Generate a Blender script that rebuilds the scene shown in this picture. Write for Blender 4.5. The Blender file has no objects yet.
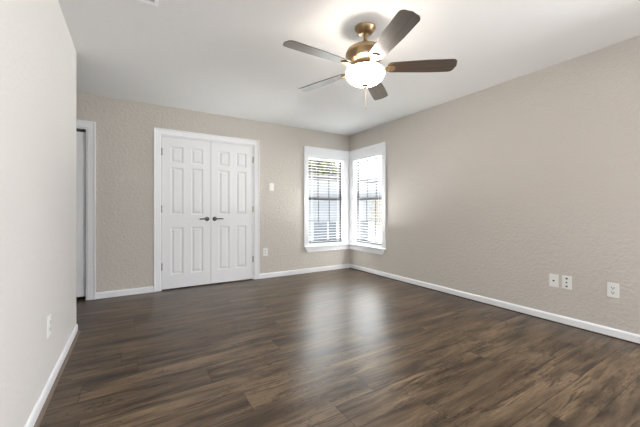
import bpy, bmesh, math, random
from mathutils import Vector, Matrix
random.seed(7)
S = bpy.context.scene
COL = S.collection
PI = math.pi

# ------------------------------------------------------------------ camera
YAW = 0.5524
cd = bpy.data.cameras.new('camera'); cam = bpy.data.objects.new('camera', cd); COL.objects.link(cam)
cam.location = (-3.4104, -4.4975, 1.0578)
cam.rotation_euler = (PI/2, 0, -YAW)
cd.sensor_width = 36; cd.lens = 303.5/640*36
cd.shift_y = -3.03/640; cd.clip_start = 0.02; cd.clip_end = 200
S.camera = cam

# ------------------------------------------------------------------ world, light, exposure
w = bpy.data.worlds.new('world'); S.world = w; w.use_nodes = True
nt = w.node_tree; bg = nt.nodes['Background']
tc = nt.nodes.new('ShaderNodeTexCoord'); sep = nt.nodes.new('ShaderNodeSeparateXYZ'); rp = nt.nodes.new('ShaderNodeValToRGB')
nt.links.new(tc.outputs['Generated'], sep.inputs[0]); nt.links.new(sep.outputs['Z'], rp.inputs[0]); nt.links.new(rp.outputs[0], bg.inputs[0])
rp.color_ramp.elements[0].color = (0.86, 0.90, 0.95, 1); rp.color_ramp.elements[0].position = 0.0
rp.color_ramp.elements[1].color = (0.42, 0.60, 0.90, 1); rp.color_ramp.elements[1].position = 0.6
bg.inputs[1].default_value = 0.8

def area(name, loc, rot, sx, sy, power, color):
    l = bpy.data.lights.new(name, 'AREA'); l.shape = 'RECTANGLE'; l.size = sx; l.size_y = sy
    l.energy = power; l.color = color
    o = bpy.data.objects.new(name, l); COL.objects.link(o); o.location = loc; o.rotation_euler = rot
    return o
sl = bpy.data.lights.new('sun', 'SUN'); sl.energy = 8; sl.angle = math.radians(1); sl.color = (1, .96, .9)
so = bpy.data.objects.new('sun', sl); COL.objects.link(so); so.rotation_euler = (math.radians(8), math.radians(-8), 0)   # near noon, a little from behind the house
# added fill lamps at made-up window openings behind the camera
area('side_fill_lamp', (0.06, -5.15, 1.45), (0, math.radians(60), 0), 1.5, 1.5, 54, (0.97, 0.985, 1.0))
area('rear_fill_lamp', (-2.6, -6.14, 1.45), (math.radians(62), 0, 0), 1.7, 1.6, 12, (0.97, 0.985, 1.0))
# added fill lamps outside the corner windows, standing in for sky and patio bounce
def aimed(name, loc, to, sx, sy, power, color):
    o = area(name, loc, (0, 0, 0), sx, sy, power, color)
    o.rotation_euler = (Vector(to)-Vector(loc)).to_track_quat('-Z', 'Y').to_euler(); return o
aimed('low_fill_lamp', (-.50, 1.15, -.05), (-.5, .1, .95), 1.5, .9, 440, (1.0, .98, .95))
aimed('low_fill_lamp', (1.15, -.50, -.05), (.1, -.5, .95), 1.5, .9, 440, (1.0, .98, .95))
aimed('high_fill_lamp', (-.50, 1.3, 2.9), (-.5, .1, 1.5), 1.5, 1.0, 240, (.95, .98, 1.0))
aimed('high_fill_lamp', (1.3, -.50, 2.9), (.1, -.5, 1.5), 1.5, 1.0, 240, (.95, .98, 1.0))
S.view_settings.view_transform = 'Standard'; S.view_settings.look = 'None'
S.view_settings.gamma = 1; S.view_settings.use_curve_mapping = False
S.view_settings.exposure = 1.24

# ------------------------------------------------------------------ materials
def mat(name, color, rough=0.5, metal=0.0, spec=0.5, coat=0.0):
    m = bpy.data.materials.new(name); m.use_nodes = True
    b = m.node_tree.nodes['Principled BSDF']
    b.inputs['Base Color'].default_value = (*color, 1); b.inputs['Roughness'].default_value = rough
    b.inputs['Metallic'].default_value = metal; b.inputs['Specular IOR Level'].default_value = spec
    b.inputs['Coat Weight'].default_value = coat
    return m
def N(m, t, **kw):
    n = m.node_tree.nodes.new(t)
    for k, v in kw.items(): setattr(n, k, v)
    return n
def L(m, a, b): m.node_tree.links.new(a, b)
def bsdf(m): return m.node_tree.nodes['Principled BSDF']
def ramp(m, pts):
    r = N(m, 'ShaderNodeValToRGB'); e = r.color_ramp.elements
    while len(e) < len(pts): e.new(0.5)
    for i, (p, c) in enumerate(pts): e[i].position = p; e[i].color = (*c, 1) if len(c) == 3 else c
    return r

def plaster(name, color, scale, strength, dist=0.004, rough=0.75):
    """painted drywall with a knockdown / orange-peel relief"""
    m = mat(name, color, rough, spec=0.3)
    t = N(m, 'ShaderNodeTexCoord')
    n1 = N(m, 'ShaderNodeTexNoise'); n1.inputs['Scale'].default_value = scale; n1.inputs['Detail'].default_value = 4
    n1.inputs['Roughness'].default_value = 0.55; n1.inputs['Distortion'].default_value = 0.6
    r = ramp(m, [(0.40, (0, 0, 0)), (0.62, (1, 1, 1))])
    bp = N(m, 'ShaderNodeBump'); bp.inputs['Strength'].default_value = strength; bp.inputs['Distance'].default_value = dist
    L(m, t.outputs['Object'], n1.inputs['Vector']); L(m, n1.outputs['Fac'], r.inputs[0])
    L(m, r.outputs[0], bp.inputs['Height']); L(m, bp.outputs[0], bsdf(m).inputs['Normal'])
    return m
M = {}
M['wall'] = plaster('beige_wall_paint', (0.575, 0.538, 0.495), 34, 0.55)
M['wall_lit'] = plaster('lit_beige_wall_paint', (0.68, 0.665, 0.65), 38, 0.28)  # same beige paint made paler, strong light put into the colour
M['ceiling'] = plaster('ceiling_paint', (0.73, 0.727, 0.726), 18, 0.10, rough=0.85)
M['trim'] = mat('white_trim_enamel', (0.83, 0.84, 0.86), 0.35)
M['door'] = mat('white_door_paint', (0.80, 0.81, 0.83), 0.38)
M['plate'] = mat('white_plastic', (0.82, 0.82, 0.80), 0.3)
M['plate_dark'] = mat('dark_plastic_slot', (0.03, 0.03, 0.03), 0.5)
M['frame'] = mat('dark_bronze_window_frame', (0.035, 0.033, 0.035), 0.45)
M['blind'] = mat('white_blind_slat', (0.50, 0.505, 0.51), 0.45)
M['nickel'] = mat('dark_nickel', (0.12, 0.115, 0.11), 0.28, 1.0)
M['hinge'] = mat('satin_nickel_hinge', (0.45, 0.44, 0.42), 0.4, 1.0)
M['shoe'] = mat('brown_shoe_moulding', (0.16, 0.12, 0.09), 0.5)
M['shoe_dark'] = mat('dark_brown_shoe_moulding', (0.05, 0.036, 0.026), 0.5)
M['dark'] = mat('closet_shade', (0.03, 0.03, 0.03), 0.8)  # unlit closet interior, its shade put into a near-black colour
M['concrete'] = mat('pale_concrete', (0.55, 0.54, 0.52), 0.9)

def brass(name, color, rough):
    m = mat(name, color, rough, 1.0)
    t = N(m, 'ShaderNodeTexCoord'); mp = N(m, 'ShaderNodeMapping'); mp.inputs['Scale'].default_value = (3, 3, 220)
    n = N(m, 'ShaderNodeTexNoise'); n.inputs['Scale'].default_value = 2
    mr = N(m, 'ShaderNodeMapRange'); mr.inputs['To Min'].default_value = rough-.06; mr.inputs['To Max'].default_value = rough+.10
    L(m, t.outputs['Object'], mp.inputs[0]); L(m, mp.outputs[0], n.inputs['Vector']); L(m, n.outputs['Fac'], mr.inputs['Value'])
    L(m, mr.outputs[0], bsdf(m).inputs['Roughness'])
    return m
M['brass'] = brass('brushed_antique_brass', (0.40, 0.285, 0.165), 0.30)

def glass():
    m = bpy.data.materials.new('window_glass'); m.use_nodes = True; t = m.node_tree
    for n in list(t.nodes): t.nodes.remove(n)
    out = t.nodes.new('ShaderNodeOutputMaterial'); mx = t.nodes.new('ShaderNodeMixShader')
    tr = t.nodes.new('ShaderNodeBsdfTransparent'); gl = t.nodes.new('ShaderNodeBsdfGlossy'); lw = t.nodes.new('ShaderNodeLayerWeight'); fr = t.nodes.new('ShaderNodeMath'); fr.operation = 'POWER'; fr.inputs[1].default_value = 3.0
    tr.inputs[0].default_value = (0.96, 0.975, 0.97, 1); gl.inputs['Roughness'].default_value = 0.0; lw.inputs[0].default_value = 0.5; t.links.new(lw.outputs['Facing'], fr.inputs[0])
    t.links.new(fr.outputs[0], mx.inputs[0]); t.links.new(tr.outputs[0], mx.inputs[1]); t.links.new(gl.outputs[0], mx.inputs[2])
    t.links.new(mx.outputs[0], out.inputs[0])
    return m
M['glass'] = glass()

def bowl_mat():
    m = mat('lit_frosted_glass', (0.95, 0.93, 0.88), 0.35)
    bsdf(m).inputs['Emission Color'].default_value = (1.0, 0.92, 0.82, 1); bsdf(m).inputs['Emission Strength'].default_value = 22
    return m
M['bowl'] = bowl_mat()

def blade_mat():
    m = mat('dark_walnut_blade', (0.075, 0.05, 0.036), 0.30, coat=1.0)
    t = N(m, 'ShaderNodeTexCoord'); mp = N(m, 'ShaderNodeMapping'); mp.inputs['Scale'].default_value = (2, 38, 2)
    n = N(m, 'ShaderNodeTexNoise'); n.inputs['Scale'].default_value = 1.6; n.inputs['Detail'].default_value = 5; n.inputs['Distortion'].default_value = 0.5
    r = ramp(m, [(0.3, (0.030, 0.019, 0.013)), (0.7, (0.085, 0.056, 0.036))])
    L(m, t.outputs['Object'], mp.inputs[0]); L(m, mp.outputs[0], n.inputs['Vector']); L(m, n.outputs['Fac'], r.inputs[0])
    L(m, r.outputs[0], bsdf(m).inputs['Base Color']); bsdf(m).inputs['Coat Roughness'].default_value = 0.22
    return m
M['blade'] = blade_mat()

def floor_mat():
    """dark brown wood laminate, planks 0.185 m wide running along x, random stagger"""
    m = mat('walnut_laminate_planks', (0.1, 0.07, 0.05), 0.3)
    PW, PL = 0.1925, 1.22
    def math_(op, a, b=None):
        n = N(m, 'ShaderNodeMath', operation=op)
        for i, v in enumerate((a, b)):
            if v is None: continue
            if isinstance(v, (int, float)): n.inputs[i].default_value = v
            else: L(m, v, n.inputs[i])
        return n.outputs[0]
    t = N(m, 'ShaderNodeTexCoord'); sp = N(m, 'ShaderNodeSeparateXYZ'); L(m, t.outputs['Object'], sp.inputs[0])
    x, y = sp.outputs['X'], sp.outputs['Y']
    v = math_('ADD', math_('DIVIDE', y, PW), 0.338); row = math_('FLOOR', v); fv = math_('FRACT', v)
    wn = N(m, 'ShaderNodeTexWhiteNoise', noise_dimensions='1D'); L(m, row, wn.inputs['W'])
    u = math_('ADD', math_('DIVIDE', x, PL), math_('MULTIPLY', wn.outputs['Value'], 7.31)); cell = math_('FLOOR', u); fu = math_('FRACT', u)
    cv = N(m, 'ShaderNodeCombineXYZ'); L(m, row, cv.inputs[0]); L(m, cell, cv.inputs[1])
    w2 = N(m, 'ShaderNodeTexWhiteNoise', noise_dimensions='2D'); L(m, cv.outputs[0], w2.inputs['Vector'])
    rnd = w2.outputs['Value']; rz = math_('MULTIPLY', rnd, 37.0)
    def grain(sx, sy, detail, dist, rough=0.6):
        c = N(m, 'ShaderNodeCombineXYZ'); L(m, math_('MULTIPLY', x, sx), c.inputs[0]); L(m, math_('MULTIPLY', y, sy), c.inputs[1]); L(m, rz, c.inputs[2])
        n = N(m, 'ShaderNodeTexNoise'); n.inputs['Scale'].default_value = 1; n.inputs['Detail'].default_value = detail
        n.inputs['Roughness'].default_value = rough; n.inputs['Distortion'].default_value = dist
        L(m, c.outputs[0], n.inputs['Vector']); return n.outputs['Fac']
    g1 = grain(1.3, 10, 6, 0.5, .62); g2 = grain(9, 130, 3, 0.2); g3 = grain(1.9, 26, 6, 1.0, .7)
    g4 = grain(5.5, 17, 3, 2.2, .5); g5 = grain(1.6, 6, 2, 0.4)
    base = ramp(m, [(0.34, (0.023, 0.0135, 0.0070)), (0.43, (0.060, 0.038, 0.021)), (0.54, (0.110, 0.073, 0.042)), (0.68, (0.162, 0.112, 0.069))])
    L(m, g1, base.inputs[0])
    fine = ramp(m, [(0.3, (0.72, 0.72, 0.72)), (0.7, (1.22, 1.22, 1.22))]); L(m, g2, fine.inputs[0])
    streak = ramp(m, [(0.38, (0.30, 0.26, 0.22)), (0.47, (1, 1, 1))]); L(m, g3, streak.inputs[0])
    ridge = math_('ABSOLUTE', math_('SUBTRACT', g4, 0.5))
    gate = ramp(m, [(0.47, (1, 1, 1)), (0.55, (0, 0, 0))]); L(m, g5, gate.inputs[0])
    knot = ramp(m, [(0.0, (0.26, 0.22, 0.19)), (0.035, (1, 1, 1))]); L(m, math_('ADD', ridge, math_('MULTIPLY', gate.outputs[0], 0.1)), knot.inputs[0])
    tone = ramp(m, [(0.0, (0.84, 0.83, 0.82)), (1.0, (1.18, 1.18, 1.17))]); L(m, rnd, tone.inputs[0])
    col = base.outputs[0]
    def mul(a, b):
        n = N(m, 'ShaderNodeMix', data_type='RGBA', blend_type='MULTIPLY'); n.inputs['Factor'].default_value = 1
        L(m, a, n.inputs['A']); L(m, b, n.inputs['B']); return n.outputs['Result']
    col = mul(mul(mul(mul(col, fine.outputs[0]), streak.outputs[0]), tone.outputs[0]), knot.outputs[0])
    du = math_('MULTIPLY', math_('MINIMUM', fu, math_('SUBTRACT', 1.0, fu)), PL)
    dv = math_('MULTIPLY', math_('MINIMUM', fv, math_('SUBTRACT', 1.0, fv)), PW)
    edge = math_('MINIMUM', du, dv)
    seam = ramp(m, [(0.0, (0.25, 0.23, 0.21)), (1.0, (1, 1, 1))])
    L(m, math_('DIVIDE', edge, 0.0036), seam.inputs[0])
    col = mul(col, seam.outputs[0]); L(m, col, bsdf(m).inputs['Base Color'])
    mr = N(m, 'ShaderNodeMapRange'); mr.inputs['To Min'].default_value = 0.28; mr.inputs['To Max'].default_value = 0.38
    L(m, g1, mr.inputs['Value']); L(m, mr.outputs[0], bsdf(m).inputs['Roughness'])
    bv = math_('ADD', math_('MINIMUM', math_('DIVIDE', edge, 0.003), 1.0), math_('MULTIPLY', g2, 0.25))
    bp = N(m, 'ShaderNodeBump'); bp.inputs['Strength'].default_value = 0.35; bp.inputs['Distance'].default_value = 0.001
    L(m, bv, bp.inputs['Height']); L(m, bp.outputs[0], bsdf(m).inputs['Normal'])
    bsdf(m).inputs['Specular IOR Level'].default_value = 0.42
    return m
M['floor'] = floor_mat()

def siding_mat(name, color, pitch=0.16):
    m = mat(name, color, 0.7)
    t = N(m, 'ShaderNodeTexCoord'); sp = N(m, 'ShaderNodeSeparateXYZ'); L(m, t.outputs['Object'], sp.inputs[0])
    a = N(m, 'ShaderNodeMath', operation='DIVIDE'); a.inputs[1].default_value = pitch; L(m, sp.outputs['Z'], a.inputs[0])
    f = N(m, 'ShaderNodeMath', operation='FRACT'); L(m, a.outputs[0], f.inputs[0])
    bp = N(m, 'ShaderNodeBump'); bp.inputs['Strength'].default_value = 0.8; bp.inputs['Distance'].default_value = 0.02; bp.invert = True
    L(m, f.outputs[0], bp.inputs['Height']); L(m, bp.outputs[0], bsdf(m).inputs['Normal'])
    return m
M['siding'] = siding_mat('white_lap_siding', (0.30, 0.305, 0.315))
M['siding_cream'] = siding_mat('cream_lap_siding', (0.36, 0.35, 0.33))
M['roof'] = mat('grey_shingles', (0.10, 0.10, 0.10), 0.9)
M['fence'] = mat('weathered_grey_boards', (0.065, 0.073, 0.088), 0.85)
M['bark'] = mat('bark', (0.12, 0.09, 0.07), 0.9)
M['leaf'] = mat('olive_leaves', (0.13, 0.13, 0.055), 0.7)
M['leaf_tan'] = mat('dry_tan_leaves', (0.26, 0.20, 0.10), 0.7)

# ------------------------------------------------------------------ mesh helpers
def link(name, bm, m, parent=None, smooth=None, loc=None):
    bmesh.ops.recalc_face_normals(bm, faces=bm.faces)
    me = bpy.data.meshes.new(name); bm.to_mesh(me); bm.free()
    me.materials.append(m)
    o = bpy.data.objects.new(name, me); COL.objects.link(o)
    if smooth is not None:
        me.shade_smooth(); me.set_sharp_from_angle(angle=math.radians(smooth))
    if parent: o.parent = parent
    if loc: o.location = loc
    return o
def box(bm, a, b, bevel=0.0, seg=1):
    ret = bmesh.ops.create_cube(bm, size=1)
    vs = ret['verts']
    for v in vs: v.co = Vector([(a[i]+b[i])/2 + v.co[i]*(b[i]-a[i]) for i in range(3)])
    if bevel:
        es = list({e for v in vs for e in v.link_edges})
        bmesh.ops.bevel(bm, geom=es, offset=bevel, segments=seg, affect='EDGES', profile=0.5)
    return vs
def lathe(bm, prof, c=(0, 0, 0), seg=40, axis='z'):
    rings = []
    for r, z in prof:
        ring = []
        for k in range(seg):
            a = 2*PI*k/seg; r_ = max(r, 1e-5)
            p = (r_*math.cos(a), r_*math.sin(a), z)
            if axis == 'y': p = (p[0], p[2], p[1])
            if axis == 'x': p = (p[2], p[0], p[1])
            ring.append(bm.verts.new(Vector(c)+Vector(p)))
        rings.append(ring)
    for A, B in zip(rings, rings[1:]):
        for k in range(seg): bm.faces.new((A[k], A[(k+1) % seg], B[(k+1) % seg], B[k]))
    bm.faces.new(rings[0]); bm.faces.new(rings[-1])
def prism(bm, poly, z0, z1):
    b = [bm.verts.new((x, y, z0)) for x, y in poly]; t = [bm.verts.new((x, y, z1)) for x, y in poly]
    n = len(poly)
    for i in range(n): bm.faces.new((b[i], b[(i+1) % n], t[(i+1) % n], t[i]))
    bm.faces.new(b); bm.faces.new(t)
def extrude_profile(bm, prof, p0, p1, out):
    """prof: (d, z) pairs, d along the horizontal unit vector 'out'; swept from p0 to p1"""
    P0, P1, O = Vector((*p0, 0)), Vector((*p1, 0)), Vector((*out, 0))
    A = [bm.verts.new(P0+O*d+Vector((0, 0, z))) for d, z in prof]; B = [bm.verts.new(P1+O*d+Vector((0, 0, z))) for d, z in prof]
    n = len(prof)
    for i in range(n): bm.faces.new((A[i], A[(i+1) % n], B[(i+1) % n], B[i]))
    bm.faces.new(A); bm.faces.new(B)
def empty(name, loc=(0, 0, 0), rz=0):
    o = bpy.data.objects.new(name, None); COL.objects.link(o); o.location = loc; o.rotation_euler = (0, 0, rz); o.empty_display_size = .1
    return o
def tag(o, label, cat, group=None):
    o['label'] = label; o['category'] = cat
    if group: o['group'] = group
    return o
def struct(o, label=None, cat=None):
    o['kind'] = 'structure'
    if label: o['label'] = label
    if cat: o['category'] = cat
    return o
def copy_tree(o, parent=None):
    c = o.copy(); COL.objects.link(c); c.parent = parent
    for ch in list(o.children): copy_tree(ch, c)
    return c

def wall_slab(bm, axis, c0, c1, u0, u1, z0, z1, holes):
    """solid slab with rectangular holes. axis 'y': spans x (u) and z between y=c0..c1; axis 'x' the other way"""
    us = sorted({u0, u1, *[h[0] for h in holes], *[h[1] for h in holes]})
    zs = sorted({z0, z1, *[h[2] for h in holes], *[h[3] for h in holes]})
    V = {}
    def vert(c, u, z):
        k = (c, round(u, 5), round(z, 5))
        if k not in V: V[k] = bm.verts.new((u, c, z) if axis == 'y' else (c, u, z))
        return V[k]
    def solid(i, j):
        if i < 0 or j < 0 or i >= len(us)-1 or j >= len(zs)-1: return False
        uc, zc = (us[i]+us[i+1])/2, (zs[j]+zs[j+1])/2
        return not any(h[0] < uc < h[1] and h[2] < zc < h[3] for h in holes)
    for i in range(len(us)-1):
        for j in range(len(zs)-1):
            if not solid(i, j): continue
            a, b, p, q = us[i], us[i+1], zs[j], zs[j+1]
            for c in (c0, c1): bm.faces.new([vert(c, a, p), vert(c, b, p), vert(c, b, q), vert(c, a, q)])
            if not solid(i-1, j): bm.faces.new([vert(c0, a, p), vert(c1, a, p), vert(c1, a, q), vert(c0, a, q)])
            if not solid(i+1, j): bm.faces.new([vert(c0, b, p), vert(c1, b, p), vert(c1, b, q), vert(c0, b, q)])
            if not solid(i, j-1): bm.faces.new([vert(c0, a, p), vert(c1, a, p), vert(c1, b, p), vert(c0, b, p)])
            if not solid(i, j+1): bm.faces.new([vert(c0, a, q), vert(c1, a, q), vert(c1, b, q), vert(c0, b, q)])

# ------------------------------------------------------------------ room dimensions (corner by the windows at the origin)
H = 2.44; XL = -3.831; YE = -1.105; YR = -6.1; XH = -5.25; T = 0.12
C0, C1, CT = -3.100, -1.828, 2.056          # closet opening
F0, F1, FT = -4.70, -3.872, 2.030           # far door opening
WA, WB, WZ0, WZ1 = -0.880, -0.125, 0.470, 2.000   # window openings (mirrored on the right wall as y)

bm = bmesh.new(); box(bm, (XH-.2, YR-.2, -0.12), (T, 1.0, 0)); struct(link('floor', bm, M['floor']), 'dark brown wood laminate plank floor', 'floor')
bm = bmesh.new(); box(bm, (XH-.2, YR-.2, H), (T+.35, 1.0, H+.15)); struct(link('ceiling', bm, M['ceiling']), 'plain off-white painted ceiling', 'ceiling')
bm = bmesh.new(); wall_slab(bm, 'y', 0, T, XH, T, 0, H, [(F0, F1, 0, FT), (C0, C1, 0, CT), (WA, WB, WZ0, WZ1)])
struct(link('wall_back', bm, M['wall']), 'beige textured wall with white closet doors', 'wall')
bm = bmesh.new(); wall_slab(bm, 'x', 0, T, YR, 0, 0, H, [(WA, WB, WZ0, WZ1), (-5.9, -4.4, 0.7, 2.2)])  # second opening is unseen, added for the side fill lamp
struct(link('wall_right', bm, M['wall']), 'beige textured wall right of the corner windows', 'wall')
bm = bmesh.new(); r = .018
poly = [(XL, YR)] + [(XL-r+r*math.cos(a), YE-r+r*math.sin(a)) for a in [k*PI/12 for k in range(7)]] + [(XH, YE), (XH, YE-.12), (XL-.12, YE-.12), (XL-.12, YR)]
prism(bm, poly, 0, H); struct(link('wall_left', bm, M['wall_lit'], smooth=40), 'textured wall, lightened as if strongly lit, close by on the left', 'wall')
bm = bmesh.new(); wall_slab(bm, 'y', YR-T, YR, XL-.12, T, 0, H, [(-3.5, -1.7, 0.65, 2.25)]); struct(link('wall_rear', bm, M['wall']))  # unseen opening added for the rear fill lamp
bm = bmesh.new(); box(bm, (XH-.12, YE-.12, 0), (XH, T, H)); struct(link('wall_hall', bm, M['wall']))
bm = bmesh.new(); wall_slab(bm, 'y', 0.85, 0.9, XH, -1.4, 0, H, [])
wall_slab(bm, 'x', XH, XH+.05, T+.002, 0.85, 0, H, []); wall_slab(bm, 'x', -1.45, -1.4, T+.002, 0.85, 0, H, []); wall_slab(bm, 'x', -3.55, -3.5, T+.002, 0.85, 0, H, [])
struct(link('wall_closet', bm, M['dark']))

# baseboards
BB = [(0, 0), (0.013, 0), (0.013, 0.060), (0.009, 0.070), (0.005, 0.075), (0, 0.075)]
SH = [(0.013, 0), (0.030, 0), (0.029, 0.006), (0.025, 0.012), (0.018, 0.016), (0.013, 0.016)]
def strip(name, runs, prof, m, label):
    bm = bmesh.new()
    for p0, p1, o in runs: extrude_profile(bm, prof, p0, p1, o)
    return struct(link(name, bm, m), label, 'baseboard' if name.startswith('base') else 'trim')
strip('baseboard_back', [((-3.789, 0), (-3.183, 0), (0, -1)), ((-1.745, 0), (0, 0), (0, -1))], BB, M['trim'], 'white baseboard along the back wall')
strip('baseboard_right', [((0, YR), (0, -0.0), (-1, 0))], BB, M['trim'], 'white baseboard along the right wall')
strip('baseboard_left', [((XL, YR), (XL, YE-.04), (1, 0)), ((XL-.02, YE), (XH, YE), (0, 1))], BB, M['trim'], 'white baseboard along the near left wall')
strip('trim_1', [((XL, YR), (XL, YE-.035), (1, 0))], SH, M['shoe'], 'brown shoe moulding at the foot of the left wall')
SH2 = [(0.013, 0), (0.024, 0), (0.023, 0.006), (0.013, 0.010)]
strip('trim_2', [((0, YR), (0, -0.03), (-1, 0))], SH2, M['shoe_dark'], 'thin dark brown shoe moulding under the right baseboard')

# ------------------------------------------------------------------ door casings
def casing(name, x0, x1, zt, wd, label, left=True):
    """profiled casing around an opening in the back wall, jambs included"""
    bm = bmesh.new()
    prof = [(0, 0), (wd, 0), (wd, .020), (wd-.012, .020), (wd-.022, .014), (.020, .011), (.008, .011), (0, .006)]  # (away from opening, out of wall)
    path = [((x0, 0), (-1, 0)), ((x0, zt), (-1, 1)), ((x1, zt), (1, 1)), ((x1, 0), (1, 0))]
    rings = [[bm.verts.new((px+dx*a, -o, pz+dz*a)) for a, o in prof] for (px, pz), (dx, dz) in path]
    for A, B in zip(rings, rings[1:]):
        for i in range(len(prof)): bm.faces.new((A[i], A[(i+1) % len(prof)], B[(i+1) % len(prof)], B[i]))
    bm.faces.new(rings[0]); bm.faces.new(rings[-1])
    # jamb lining
    box(bm, (x0, 0, 0), (x0+.012, T, zt)); box(bm, (x1-.012, 0, 0), (x1, T, zt)); box(bm, (x0+.012, 0, zt-.012), (x1-.012, T, zt))
    return struct(link(name, bm, M['trim']), label, 'trim')
casing('trim_3', C0, C1, CT, .080, 'white casing around the double closet doors')
casing('trim_4', F0, F1, FT, .083, 'white casing of the doorway at the far left')

# ------------------------------------------------------------------ six-panel doors
def panel_door(wd, ht, th=.035):
    """slab with six raised panels pressed into the front (-y) face; origin at the lower left front corner"""
    bm = bmesh.new()
    st = .105; mu = .100; pw = (wd-2*st-mu)/2
    xs = [0, st, st+pw, st+pw+mu, wd-st, wd]
    k = ht/2.03
    zs = [0, .185*k, .815*k, .990*k, 1.625*k, 1.690*k, 1.905*k, ht]
    V = {}
    def v(x, y, z):
        key = (round(x, 5), round(y, 5), round(z, 5))
        if key not in V: V[key] = bm.verts.new((x, y, z))
        return V[key]
    for i in range(5):
        for j in range(7):
            a, b, p, q = xs[i], xs[i+1], zs[j], zs[j+1]
            if i in (1, 3) and j in (1, 3, 5):
                steps = [(0, 0), (.006, .009), (.014, .011), (.022, .011), (.042, .002)]
                for (d0, y0), (d1, y1) in zip(steps, steps[1:]):
                    o = [(a+d0, p+d0), (b-d0, p+d0), (b-d0, q-d0), (a+d0, q-d0)]; n = [(a+d1, p+d1), (b-d1, p+d1), (b-d1, q-d1), (a+d1, q-d1)]
                    for e in range(4):
                        f = (e+1) % 4
                        bm.faces.new((v(o[e][0], y0, o[e][1]), v(o[f][0], y0, o[f][1]), v(n[f][0], y1, n[f][1]), v(n[e][0], y1, n[e][1])))
                d, y1 = steps[-1]
                bm.faces.new((v(a+d, y1, p+d), v(b-d, y1, p+d), v(b-d, y1, q-d), v(a+d, y1, q-d)))
            else:
                bm.faces.new((v(a, 0, p), v(b, 0, p), v(b, 0, q), v(a, 0, q)))
    rim = [(x, 0) for x in xs] + [(wd, z) for z in zs[1:]] + [(x, ht) for x in xs[-2::-1]] + [(0, z) for z in zs[-2:0:-1]]
    fr = [v(x, 0, z) for x, z in rim]; bk = [v(x, th, z) for x, z in rim]; n = len(rim)
    for i in range(n): bm.faces.new((fr[i], fr[(i+1) % n], bk[(i+1) % n], bk[i]))
    bm.faces.new(bk)
    return bm
def lever(parent, x, z, side):
    """rosette, neck and a slightly drooping lever pointing to 'side'"""
    bm = bmesh.new()
    lathe(bm, [(.031, 0), (.031, -.006), (.027, -.010), (.014, -.012), (.011, -.045), (.013, -.050), (.013, -.060), (.010, -.064)], (x, 0, z), 24, 'y')
    pts = [(0, 0, .011, .010), (.03, .001, .010, .009), (.07, .003, .009, .007), (.105, -.001, .008, .006), (.112, -.002, .004, .003)]
    rings = []
    for d, dz, rh, ry in pts:
        rings.append([bm.verts.new((x+side*d, -.056+ry*math.cos(a), z+dz+rh*math.sin(a))) for a in [2*PI*q/12 for q in range(12)]])
    for A, B in zip(rings, rings[1:]):
        for q in range(12): bm.faces.new((A[q], A[(q+1) % 12], B[(q+1) % 12], B[q]))
    bm.faces.new(rings[0]); bm.faces.new(rings[-1])
    o = link('lever_handle', bm, M['nickel'], parent, 40); o['label'] = 'dark metal lever handle'; return o
def hinge(parent, x, z):
    bm = bmesh.new(); lathe(bm, [(.004, -.050), (.008, -.048), (.008, .048), (.004, .050)], (x, -.009, z), 12)
    box(bm, (x-.012, -.002, z-.044), (x+.012, .002, z+.044))
    o = link('hinge', bm, M['hinge'], parent, 40); o['label'] = 'satin metal hinge'
DY = .004; DZ = .014; DH = CT-.016-DZ
SPLIT = -2.463
d1 = empty('door_1', (C0+.015, DY, DZ)); struct(d1, 'left leaf of the white six-panel closet doors', 'door')
wL = SPLIT-.002-(C0+.015); link('door_leaf', panel_door(wL, DH), M['door'], d1)
lever(d1, wL-.050, .925, -1)
for z in (.30, 1.065, 1.82): hinge(d1, -.002, z)
d2 = empty('door_2', (SPLIT+.002, DY, DZ)); struct(d2, 'right leaf of the white six-panel closet doors', 'door')
wR = C1-.015-(SPLIT+.002); link('door_leaf', panel_door(wR, DH), M['door'], d2)
lever(d2, .050, .925, 1)
for z in (.30, 1.065, 1.82): hinge(d2, wR+.002, z)
d3 = empty('door_3', (F0+.02, .040, .038)); struct(d3, 'white door recessed in the doorway at the far left', 'door')
link('door_leaf', panel_door(F1-.022-(F0+.02), 1.950), M['door'], d3)

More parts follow.
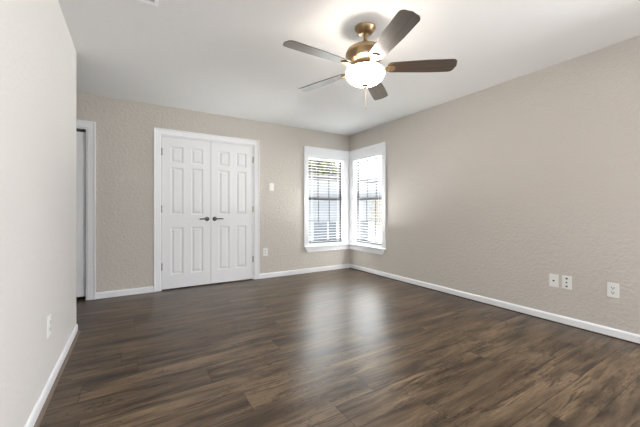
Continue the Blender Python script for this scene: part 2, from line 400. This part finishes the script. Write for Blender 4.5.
# ------------------------------------------------------------------ corner windows
# built once for the back wall, in a local frame: u runs from the far jamb to the room corner, v = outwards, z up
def window(name, blind_label, fn, wl, mirror):
    """fn maps (u, v, z) to the world; u from WA to WB, v positive outdoors"""
    def mk(nm, boxes, m, parent, bev=0.0):
        bm = bmesh.new()
        for a, b in boxes:
            A, B = fn(a), fn(b); lo = [min(A[i], B[i]) for i in range(3)]; hi = [max(A[i], B[i]) for i in range(3)]
            box(bm, lo, hi, bev)
        return link(nm, bm, m, parent)
    W = empty(name); struct(W, wl, 'window')
    a, b, z0, z1 = WA, WB, WZ0, WZ1; f = .019; v0, v1 = .078, .110
    mk('window_frame', [((a, v0, z0), (a+f, v1, z1)), ((b-f, v0, z0), (b, v1, z1)), ((a+f, v0, z1-f), (b-f, v1, z1)), ((a+f, v0, z0), (b-f, v1, z0+f))], M['frame'], W)
    zm = 1.262; s = .015; mt = .007
    def sash(nm, p, q, va, vb):
        rt = .040 if q > 1.5 else .050; rb = .040 if p < 1 else .050
        rails = [((a+f, va, p), (a+f+s, vb, q)), ((b-f-s, va, p), (b-f, vb, q)), ((a+f+s, va, q-rt), (b-f-s, vb, q)), ((a+f+s, va, p), (b-f-s, vb, p+rb))]
        sh = mk(nm, rails, M['frame'], W)
        x0, x1 = a+f+s, b-f-s; wdt = (x1-x0)/3; vm = (va+vb)/2
        bars = [((x0+wdt*k-mt, vm-.005, p+rb), (x0+wdt*k+mt, vm+.005, q-rt)) for k in (1, 2)]
        zc = (p+q)/2
        bars += [((x0, vm-.006, zc-mt), (x0+wdt-mt, vm+.006, zc+mt)), ((x0+wdt+mt, vm-.006, zc-mt), (x0+2*wdt-mt, vm+.006, zc+mt)), ((x0+2*wdt+mt, vm-.006, zc-mt), (x1, vm+.006, zc+mt))]
        mk('muntins', bars, M['frame'], sh)
        mk('glass_pane', [((x0, vm+.0055, p+rb), (x1, vm+.0065, q-rt))], M['glass'], sh)
    sash('upper_sash', zm-.027, z1-f, .094, .108)
    sash('lower_sash', z0+f, zm+.027, .079, .093)
    # blind, hung inside the reveal
    B = empty('window_blind', fn(((a+b)/2, .035, z1-.06))); tag(B, blind_label, 'window blind', 'white slat blinds in the corner windows')
    o = Vector(B.location)
    def mkb(nm, boxes, m, tilt=0):
        bm = bmesh.new()
        for A_, B_ in boxes:
            A, C = Vector(fn(A_))-o, Vector(fn(B_))-o
            box(bm, [min(A[i], C[i]) for i in range(3)], [max(A[i], C[i]) for i in range(3)])
        return link(nm, bm, m, B)
    x0, x1 = a+.008, b-.008
    mkb('headrail', [((x0, .006, z1-.038), (x1, .062, z1-.004))], M['trim'])
    # slats: shallow curved strips, open, dipping slightly to the room
    bm = bmesh.new(); pitch = .0475; top = z1-.058; n = int((top-(z0+.035))/pitch)
    for k in range(n+1):
        zc = top-k*pitch
        prof = []
        for q in range(5):
            tt = -1+q*.5; prof.append((.035+tt*.0235, zc-.0012*tt*tt+.0008*tt))
        ring = []
        for uu in (x0, x1):
            up = [bm.verts.new(Vector(fn((uu, pv, pz+.0007)))-o) for pv, pz in prof]
            dn = [bm.verts.new(Vector(fn((uu, pv, pz-.0007)))-o) for pv, pz in reversed(prof)]
            ring.append(up+dn)
        A, C = ring
        for q in range(10): bm.faces.new((A[q], A[(q+1) % 10], C[(q+1) % 10], C[q]))
        bm.faces.new(A); bm.faces.new(C)
    link('slats', bm, M['blind'], B)
    mkb('bottom_rail', [((x0, .012, z0+.004), (x1, .058, z0+.018))], M['trim'])
    zt_, zb_ = z1-.038, z0+.018
    lad = []
    for fr in (.13, .87):
        u = x0+(x1-x0)*fr
        lad += [((u-.0012, .0105, zb_), (u+.0012, .0117, zt_)), ((u-.0012, .0583, zb_), (u+.0012, .0595, zt_))]
    mkb('ladder_cords', lad, M['trim'])
    return W
fb = lambda p: (p[0], p[1], p[2]); frt = lambda p: (p[1], p[0], p[2])
window('window_1', 'white slat blind in the left one of the corner windows', fb, 'left corner window with dark frame and grid', False)
window('window_2', 'white slat blind in the right one of the corner windows', frt, 'right corner window with dark frame and grid', True)

# white window casing, stool and apron running round the corner (one mitred assembly per wall)
def wtrim(name, fn, label):
    bm = bmesh.new()
    def q(a, b, bev=.0):
        A, B = fn(a), fn(b); box(bm, [min(A[i], B[i]) for i in range(3)], [max(A[i], B[i]) for i in range(3)], bev)
    o = -.957
    q((o, -.018, .455), (WA, 0, 1.990))                 # far side casing
    q((WB, -.018, .455), (-.018, 0, 1.990))             # corner side casing
    q((o, -.018, 1.990), (-.018, 0, 2.120)); q((o-.008, -.030, 2.120), (-.030, 0, 2.145), .003)   # head with cap
    q((WA, -.002, .455), (WB, .068, .472))              # reveal sill
    # linings
    q((WA, -.010, WZ0), (WA+.007, .070, WZ1)); q((WB-.007, -.010, WZ0), (WB, .070, WZ1)); q((WA, -.010, WZ1-.002), (WB, .070, WZ1+.02))
    # stool
    q((o-.012, -.050, .430), (-.050, 0, .455), .004)
    # apron with its end cut back at an angle
    za, zb = .350, .430; e0, e1 = o+.004, o+.058
    pts = [(e0, zb), (e1, za), (-.022, za), (-.022, zb)]
    A = [bm.verts.new(fn((u, -.022, z))) for u, z in pts]; B = [bm.verts.new(fn((u, 0, z))) for u, z in pts]
    for i in range(4): bm.faces.new((A[i], A[(i+1) % 4], B[(i+1) % 4], B[i]))
    bm.faces.new(A); bm.faces.new(B)
    return struct(link(name, bm, M['trim']), label, 'trim')
wtrim('trim_5', fb, 'white casing and apron of the left corner window')
wtrim('trim_6', frt, 'white casing and apron of the right corner window')

# ------------------------------------------------------------------ ceiling fan
FX, FY = -1.911, -2.717
fan = empty('ceiling_fan', (FX, FY, H)); tag(fan, 'five-blade brass ceiling fan with dark wood blades and a lit glass bowl', 'ceiling fan')
bm = bmesh.new(); lathe(bm, [(.079, 0), (.079, -.006), (.076, -.012), (.060, -.034), (.048, -.044), (.044, -.047), (.020, -.048)], seg=48)
link('canopy', bm, M['brass'], fan, 35)
bm = bmesh.new(); lathe(bm, [(.013, -.046), (.013, -.100), (.026, -.104), (.030, -.114), (.030, -.140), (.020, -.146)], seg=24)
link('downrod', bm, M['brass'], fan, 35)
bm = bmesh.new(); lathe(bm, [(.028, -.138), (.060, -.143), (.105, -.156), (.136, -.172), (.147, -.192), (.147, -.206), (.140, -.214), (.132, -.230), (.112, -.250), (.096, -.260), (.092, -.264),
                             (.092, -.284), (.084, -.290), (.078, -.300), (.105, -.304), (.118, -.310), (.118, -.318), (.02, -.318)], seg=56)
link('motor_housing', bm, M['brass'], fan, 30)
bm = bmesh.new()
cz, rb, hb = -.346, .147, .086
prof = [(.112, -.318), (.134, -.322), (.144, -.332)] + [(rb*math.cos(a), cz-hb*math.sin(a)) for a in [k*PI/2/14 for k in range(0, 14)]] + [(.004, cz-hb)]
lathe(bm, prof, seg=56); link('light_bowl', bm, M['bowl'], fan, 60)
bm = bmesh.new(); lathe(bm, [(.024, cz-hb+.004), (.026, cz-hb-.003), (.018, cz-hb-.008), (.009, cz-hb-.012), (.010, cz-hb-.018), (.004, cz-hb-.024)], seg=24)
link('finial', bm, M['brass'], fan, 40)
bm = bmesh.new()
for k in range(26): lathe(bm, [(.0003, .0026), (.0015, 0), (.0003, -.0026)], (.010, .004, cz-hb-.016-.0058*k), 6)
lathe(bm, [(.001, .010), (.003, .004), (.003, -.008), (.001, -.011)], (.010, .004, cz-hb-.016-.0058*26-.006), 10)
link('pull_chain', bm, M['brass'], fan)

def blade_mesh():
    bm = bmesh.new()
    r0, r1 = .165, .674; out = []
    n = 22
    # outline: gently widening, rounded tip corners
    def half(x):
        return .052+.016*min(1, (x-r0)/.30)
    top = [(r0, .030), (r0+.008, .044), (r0+.022, .051)]
    for k in range(n): x = r0+.03+(r1-.045-r0-.03)*k/(n-1); top.append((x, half(x)))
    hw = half(r1)
    top += [(r1-.045+.037*math.sin(a), hw-.037+.037*math.cos(a)) for a in [PI/2*k/6 for k in range(1, 7)]]
    top.append((r1, 0))
    pts = top + [(x, -y) for x, y in top[-2::-1]]
    th = .003
    A = [bm.verts.new((x, y, th)) for x, y in pts]; B = [bm.verts.new((x, y, -th)) for x, y in pts]
    m = len(pts)
    for i in range(m): bm.faces.new((A[i], A[(i+1) % m], B[(i+1) % m], B[i]))
    bm.faces.new(A); bm.faces.new(B)
    return bm
def bracket_mesh():
    bm = bmesh.new()
    # arm out of the motor, widening to a plate under the blade
    secs = [(.085, .016, .000, .004), (.120, .013, -.004, .004), (.145, .015, -.010, .004), (.160, .024, -.009, .003), (.180, .032, -.009, .003), (.205, .030, -.009, .003), (.218, .020, -.009, .003), (.223, .008, -.009, .0025)]
    rings = []
    for x, hw, z, t in secs:
        rings.append([bm.verts.new(p) for p in ((x, -hw, z-t), (x, hw, z-t), (x, hw*.86, z+t), (x, -hw*.86, z+t))])
    for A, B in zip(rings, rings[1:]):
        for i in range(4): bm.faces.new((A[i], A[(i+1) % 4], B[(i+1) % 4], B[i]))
    bm.faces.new(rings[0]); bm.faces.new(rings[-1])
    for sx, sy in ((.180, .018), (.180, -.018), (.208, 0)): lathe(bm, [(.005, -.012), (.005, -.0145), (.002, -.0155)], (sx, sy, 0), 10)
    return bm
PITCH = math.radians(-12); ZB = 2.137-H
b0 = link('blade', blade_mesh(), M['blade'], fan, 30)
br = link('blade_bracket', bracket_mesh(), M['brass'], b0, 30); br['label'] = 'brass bracket holding the blade'
for k in range(5):
    o = b0 if k == 0 else copy_tree(b0, fan)
    o.rotation_euler = (PITCH, 0, 0); o.rotation_euler = (Matrix.Rotation(5.6607-k*2*PI/5, 3, 'Z') @ Matrix.Rotation(PITCH, 3, 'X')).to_euler(); o.location = (0, 0, ZB)

# ------------------------------------------------------------------ ceiling vent, cut by the frame's top edge
vt = empty('ceiling_vent', (-3.415, -2.335, H)); tag(vt, 'white slatted air vent in the ceiling at the top left edge', 'air vent')
bm = bmesh.new(); a, b, f = .150, .150, .026
for p, q in [((-a, -b, -.010), (a, -b+f, -.0003)), ((-a, b-f, -.010), (a, b, -.0003)), ((-a, -b+f, -.010), (-a+f, b-f, -.0003)), ((a-f, -b+f, -.010), (a, b-f, -.0003))]: box(bm, p, q)
link('vent_frame', bm, M['trim'], vt)
bm = bmesh.new()
for k in range(11):
    y = -b+f+.012+k*.0228
    A = [bm.verts.new(p) for p in ((-a+f, y-.008, -.012), (a-f, y-.008, -.012), (a-f, y+.008, -.003), (-a+f, y+.008, -.003))]
    B = [bm.verts.new(v.co+Vector((0, 0, .0015))) for v in A]
    for i in range(4): bm.faces.new((A[i], A[(i+1) % 4], B[(i+1) % 4], B[i]))
    bm.faces.new(A); bm.faces.new(B)
link('louvres', bm, M['trim'], vt)

# ------------------------------------------------------------------ wall plates (local frame: plate in the xz plane facing -y)
def plate(name, loc, rz, label, cat, kind, group=None):
    e = empty(name, loc, rz); tag(e, label, cat, group)
    bm = bmesh.new(); box(bm, (-.037, -.007, -.060), (.037, 0, .060), .0025, 2); link('cover_plate', bm, M['plate'], e)
    def disc(nm, x, z, r, d, m):
        bm = bmesh.new(); lathe(bm, [(r, -.0068), (r, -.007-d), (r*.8, -.0075-d)], (x, 0, z), 18, 'y'); return link(nm, bm, m, e, 40)
    if kind == 'outlet':
        for z in (.020, -.020):
            bm = bmesh.new(); box(bm, (-.017, -.0095, z-.0135), (.017, -.0068, z+.0135), .0012); s = link('socket', bm, M['plate'], e)
            bm = bmesh.new(); box(bm, (-.0095, -.0100, z-.002), (-.0055, -.0094, z+.010)); box(bm, (.0055, -.0100, z-.002), (.0095, -.0094, z+.009)); lathe(bm, [(.0040, -.0094), (.0040, -.0100)], (0, 0, z-.0075), 10, 'y')
            link('slots', bm, M['plate_dark'], s)
        disc('screw', 0, 0, .0025, .0008, M['hinge'])
    elif kind == 'coax':
        disc('cable_jack', 0, 0, .0075, .006, M['plate_dark'])
        for z in (.042, -.042): disc('screw', 0, z, .0025, .0006, M['plate'])
    elif kind == 'triple':
        for z in (.036, -.036):
            bm = bmesh.new(); box(bm, (-.0080, -.0085, z-.007), (.0080, -.0068, z+.007)); link('phone_jack', bm, M['plate_dark'], e)
        disc('cable_jack', 0, 0, .0065, .006, M['plate_dark'])
    elif kind == 'switch':
        bm = bmesh.new(); box(bm, (-.016, -.0095, -.033), (.016, -.0068, .033), .001); r = link('rocker', bm, M['plate'], e)
    elif kind == 'toggle':
        bm = bmesh.new(); box(bm, (-.005, -.016, -.002), (.005, -.0068, .010), .001); link('toggle', bm, M['plate'], e)
        for z in (.030, -.030): disc('screw', 0, z, .0025, .0006, M['plate'])
    return e
plate('light_switch', (-1.541, 0, 1.430), 0, 'small white switch on the back wall between closet doors and window', 'light switch', 'switch')
plate('power_outlet', (-1.645, 0, .408), 0, 'low white power outlet on the back wall, right of the closet doors', 'power outlet', 'outlet')
plate('cable_plate', (0, -3.208, .392), -PI/2, 'white wall plate with one dark jack, leftmost plate on the right wall', 'wall plate', 'coax')
plate('phone_plate', (0, -3.309, .394), -PI/2, 'white wall plate with three dark jacks, middle plate on the right wall', 'wall plate', 'triple')
plate('power_outlet', (0, -3.626, .393), -PI/2, 'white power outlet on the right wall, nearest the right edge', 'power outlet', 'outlet')
plate('power_outlet', (XL, -2.158, .384), PI/2, 'white plate seen edge-on, low on the near left wall', 'wall plate', 'outlet')

# ------------------------------------------------------------------ outdoors
GZ = -.6
bm = bmesh.new(); box(bm, (-30, T+1.2, GZ-.2), (45, 60, GZ)); box(bm, (T+.9, -20, GZ-.2), (45, T+1.2, GZ)); struct(link('ground', bm, M['concrete']), 'pale concrete ground outside', 'ground')  # bright ground, chosen to bounce sunlight up to the ceiling
def gable_house(name, x0, x1, y0, y1, ze, zr, wm, label, ridge='x'):
    h = empty(name, (x0, y0, GZ)); tag(h, label, 'house')
    bm = bmesh.new(); box(bm, (0, 0, 0), (x1-x0, y1-y0, ze-GZ)); link('siding_walls', bm, wm, h)
    o = .4; W_, D_ = x1-x0, y1-y0; zE, zR = ze-GZ, zr-GZ
    bm = bmesh.new()
    if ridge == 'x': poly = [(-o, zE-.05), (D_/2, zR), (D_+o, zE-.05), (D_+o, zE+.1), (D_/2, zR+.15), (-o, zE+.1)]; A = [bm.verts.new((-o, a, z)) for a, z in poly]; B = [bm.verts.new((W_+o, a, z)) for a, z in poly]
    else: poly = [(-o, zE-.05), (W_/2, zR), (W_+o, zE-.05), (W_+o, zE+.1), (W_/2, zR+.15), (-o, zE+.1)]; A = [bm.verts.new((a, -o, z)) for a, z in poly]; B = [bm.verts.new((a, D_+o, z)) for a, z in poly]
    for i in range(6): bm.faces.new((A[i], A[(i+1) % 6], B[(i+1) % 6], B[i]))
    bm.faces.new(A[:3]+A[3:]); bm.faces.new(B)
    link('roof', bm, M['roof'], h)
    bm = bmesh.new()
    if ridge == 'x': box(bm, (-o, -o-.03, zE-.10), (W_+o, -o, zE+.10))
    else: box(bm, (-o-.03, -o, zE-.10), (-o, D_+o, zE+.10))
    link('fascia', bm, M['roof'], h)
    return h
gable_house('neighbour_house', 2.0, 13.5, 9.5, 14.0, 2.75, 3.15, M['siding'], 'pale sided neighbouring house with grey roof seen through the window blinds')
def foliage(bm, c, rad, n, size, rnd):
    for _ in range(n):
        while True:
            p = Vector([rnd.uniform(-1, 1) for _ in range(3)])
            if .35 < p.length < 1: break
        p = Vector((p.x*rad[0], p.y*rad[1], p.z*rad[2]))+Vector(c)
        q = Matrix.Rotation(rnd.uniform(0, 2*PI), 3, 'Z') @ Matrix.Rotation(rnd.uniform(-1.2, 1.2), 3, 'X')
        s = size*rnd.uniform(.6, 1.3)
        bm.faces.new([bm.verts.new(p+q @ Vector(v)) for v in ((-s, 0, 0), (0, -s*.45, s*.1), (s, 0, 0), (0, s*.45, s*.1))])
def tree(name, loc, hh, rad, m, label, n, size, cat='tree'):
    rnd = random.Random(int(loc[0]*10)+3)
    e = empty(name, loc); tag(e, label, cat)
    bm = bmesh.new(); lathe(bm, [(.05*hh/2, 0), (.035*hh/2, hh*.5), (.01, hh*.95)], seg=10); 
    for k in range(6):
        a = k*1.1; z = hh*(.35+.08*k); d = Vector((math.cos(a)*rad[0]*.7, math.sin(a)*rad[1]*.7, hh*.16))
        A = [bm.verts.new(Vector((0, 0, z))+Vector((.02*math.cos(t), .02*math.sin(t), 0))) for t in (0, 2.1, 4.2)]; B = [bm.verts.new(Vector((0, 0, z))+d+Vector((.006*math.cos(t), .006*math.sin(t), 0))) for t in (0, 2.1, 4.2)]
        for i in range(3): bm.faces.new((A[i], A[(i+1) % 3], B[(i+1) % 3], B[i]))
        bm.faces.new(A); bm.faces.new(B)
    link('trunk', bm, M['bark'], e)
    bm = bmesh.new(); foliage(bm, (0, 0, hh*.68), rad, n, size, rnd); link('foliage', bm, m, e)
    return e
tree('shade_tree', (9.2, 17.5, GZ), 6.4, (3.0, 2.2, 2.1), M['leaf'], 'olive green tree above the roof seen through the left window', 6500, .17)
tree('dry_shrub', (4.35, 3.6, GZ), 2.3, (.55, .55, .75), M['leaf_tan'], 'tan leafed shrub seen low through the right window', 700, .06, 'shrub')
# low grey board fence between the houses, boards of uneven width with gaps
fe = empty('board_fence', (1.73, 4.2, GZ)); tag(fe, 'low grey board fence behind the lower panes of the corner windows', 'fence')
x = 0
for wd_, g in zip([.25, .25, .08, .17, .26, .26, .26, .26, .26], [.006, .12, .006, .12, .006, .006, .006, .006, .006]):
    bm = bmesh.new(); box(bm, (x, 0, 0), (x+wd_, .022, 1.27+.015*random.random())); link('board', bm, M['fence'], fe); x += wd_+g
bm = bmesh.new(); box(bm, (0, .023, .25), (x, .06, .34)); link('rail', bm, M['fence'], fe)
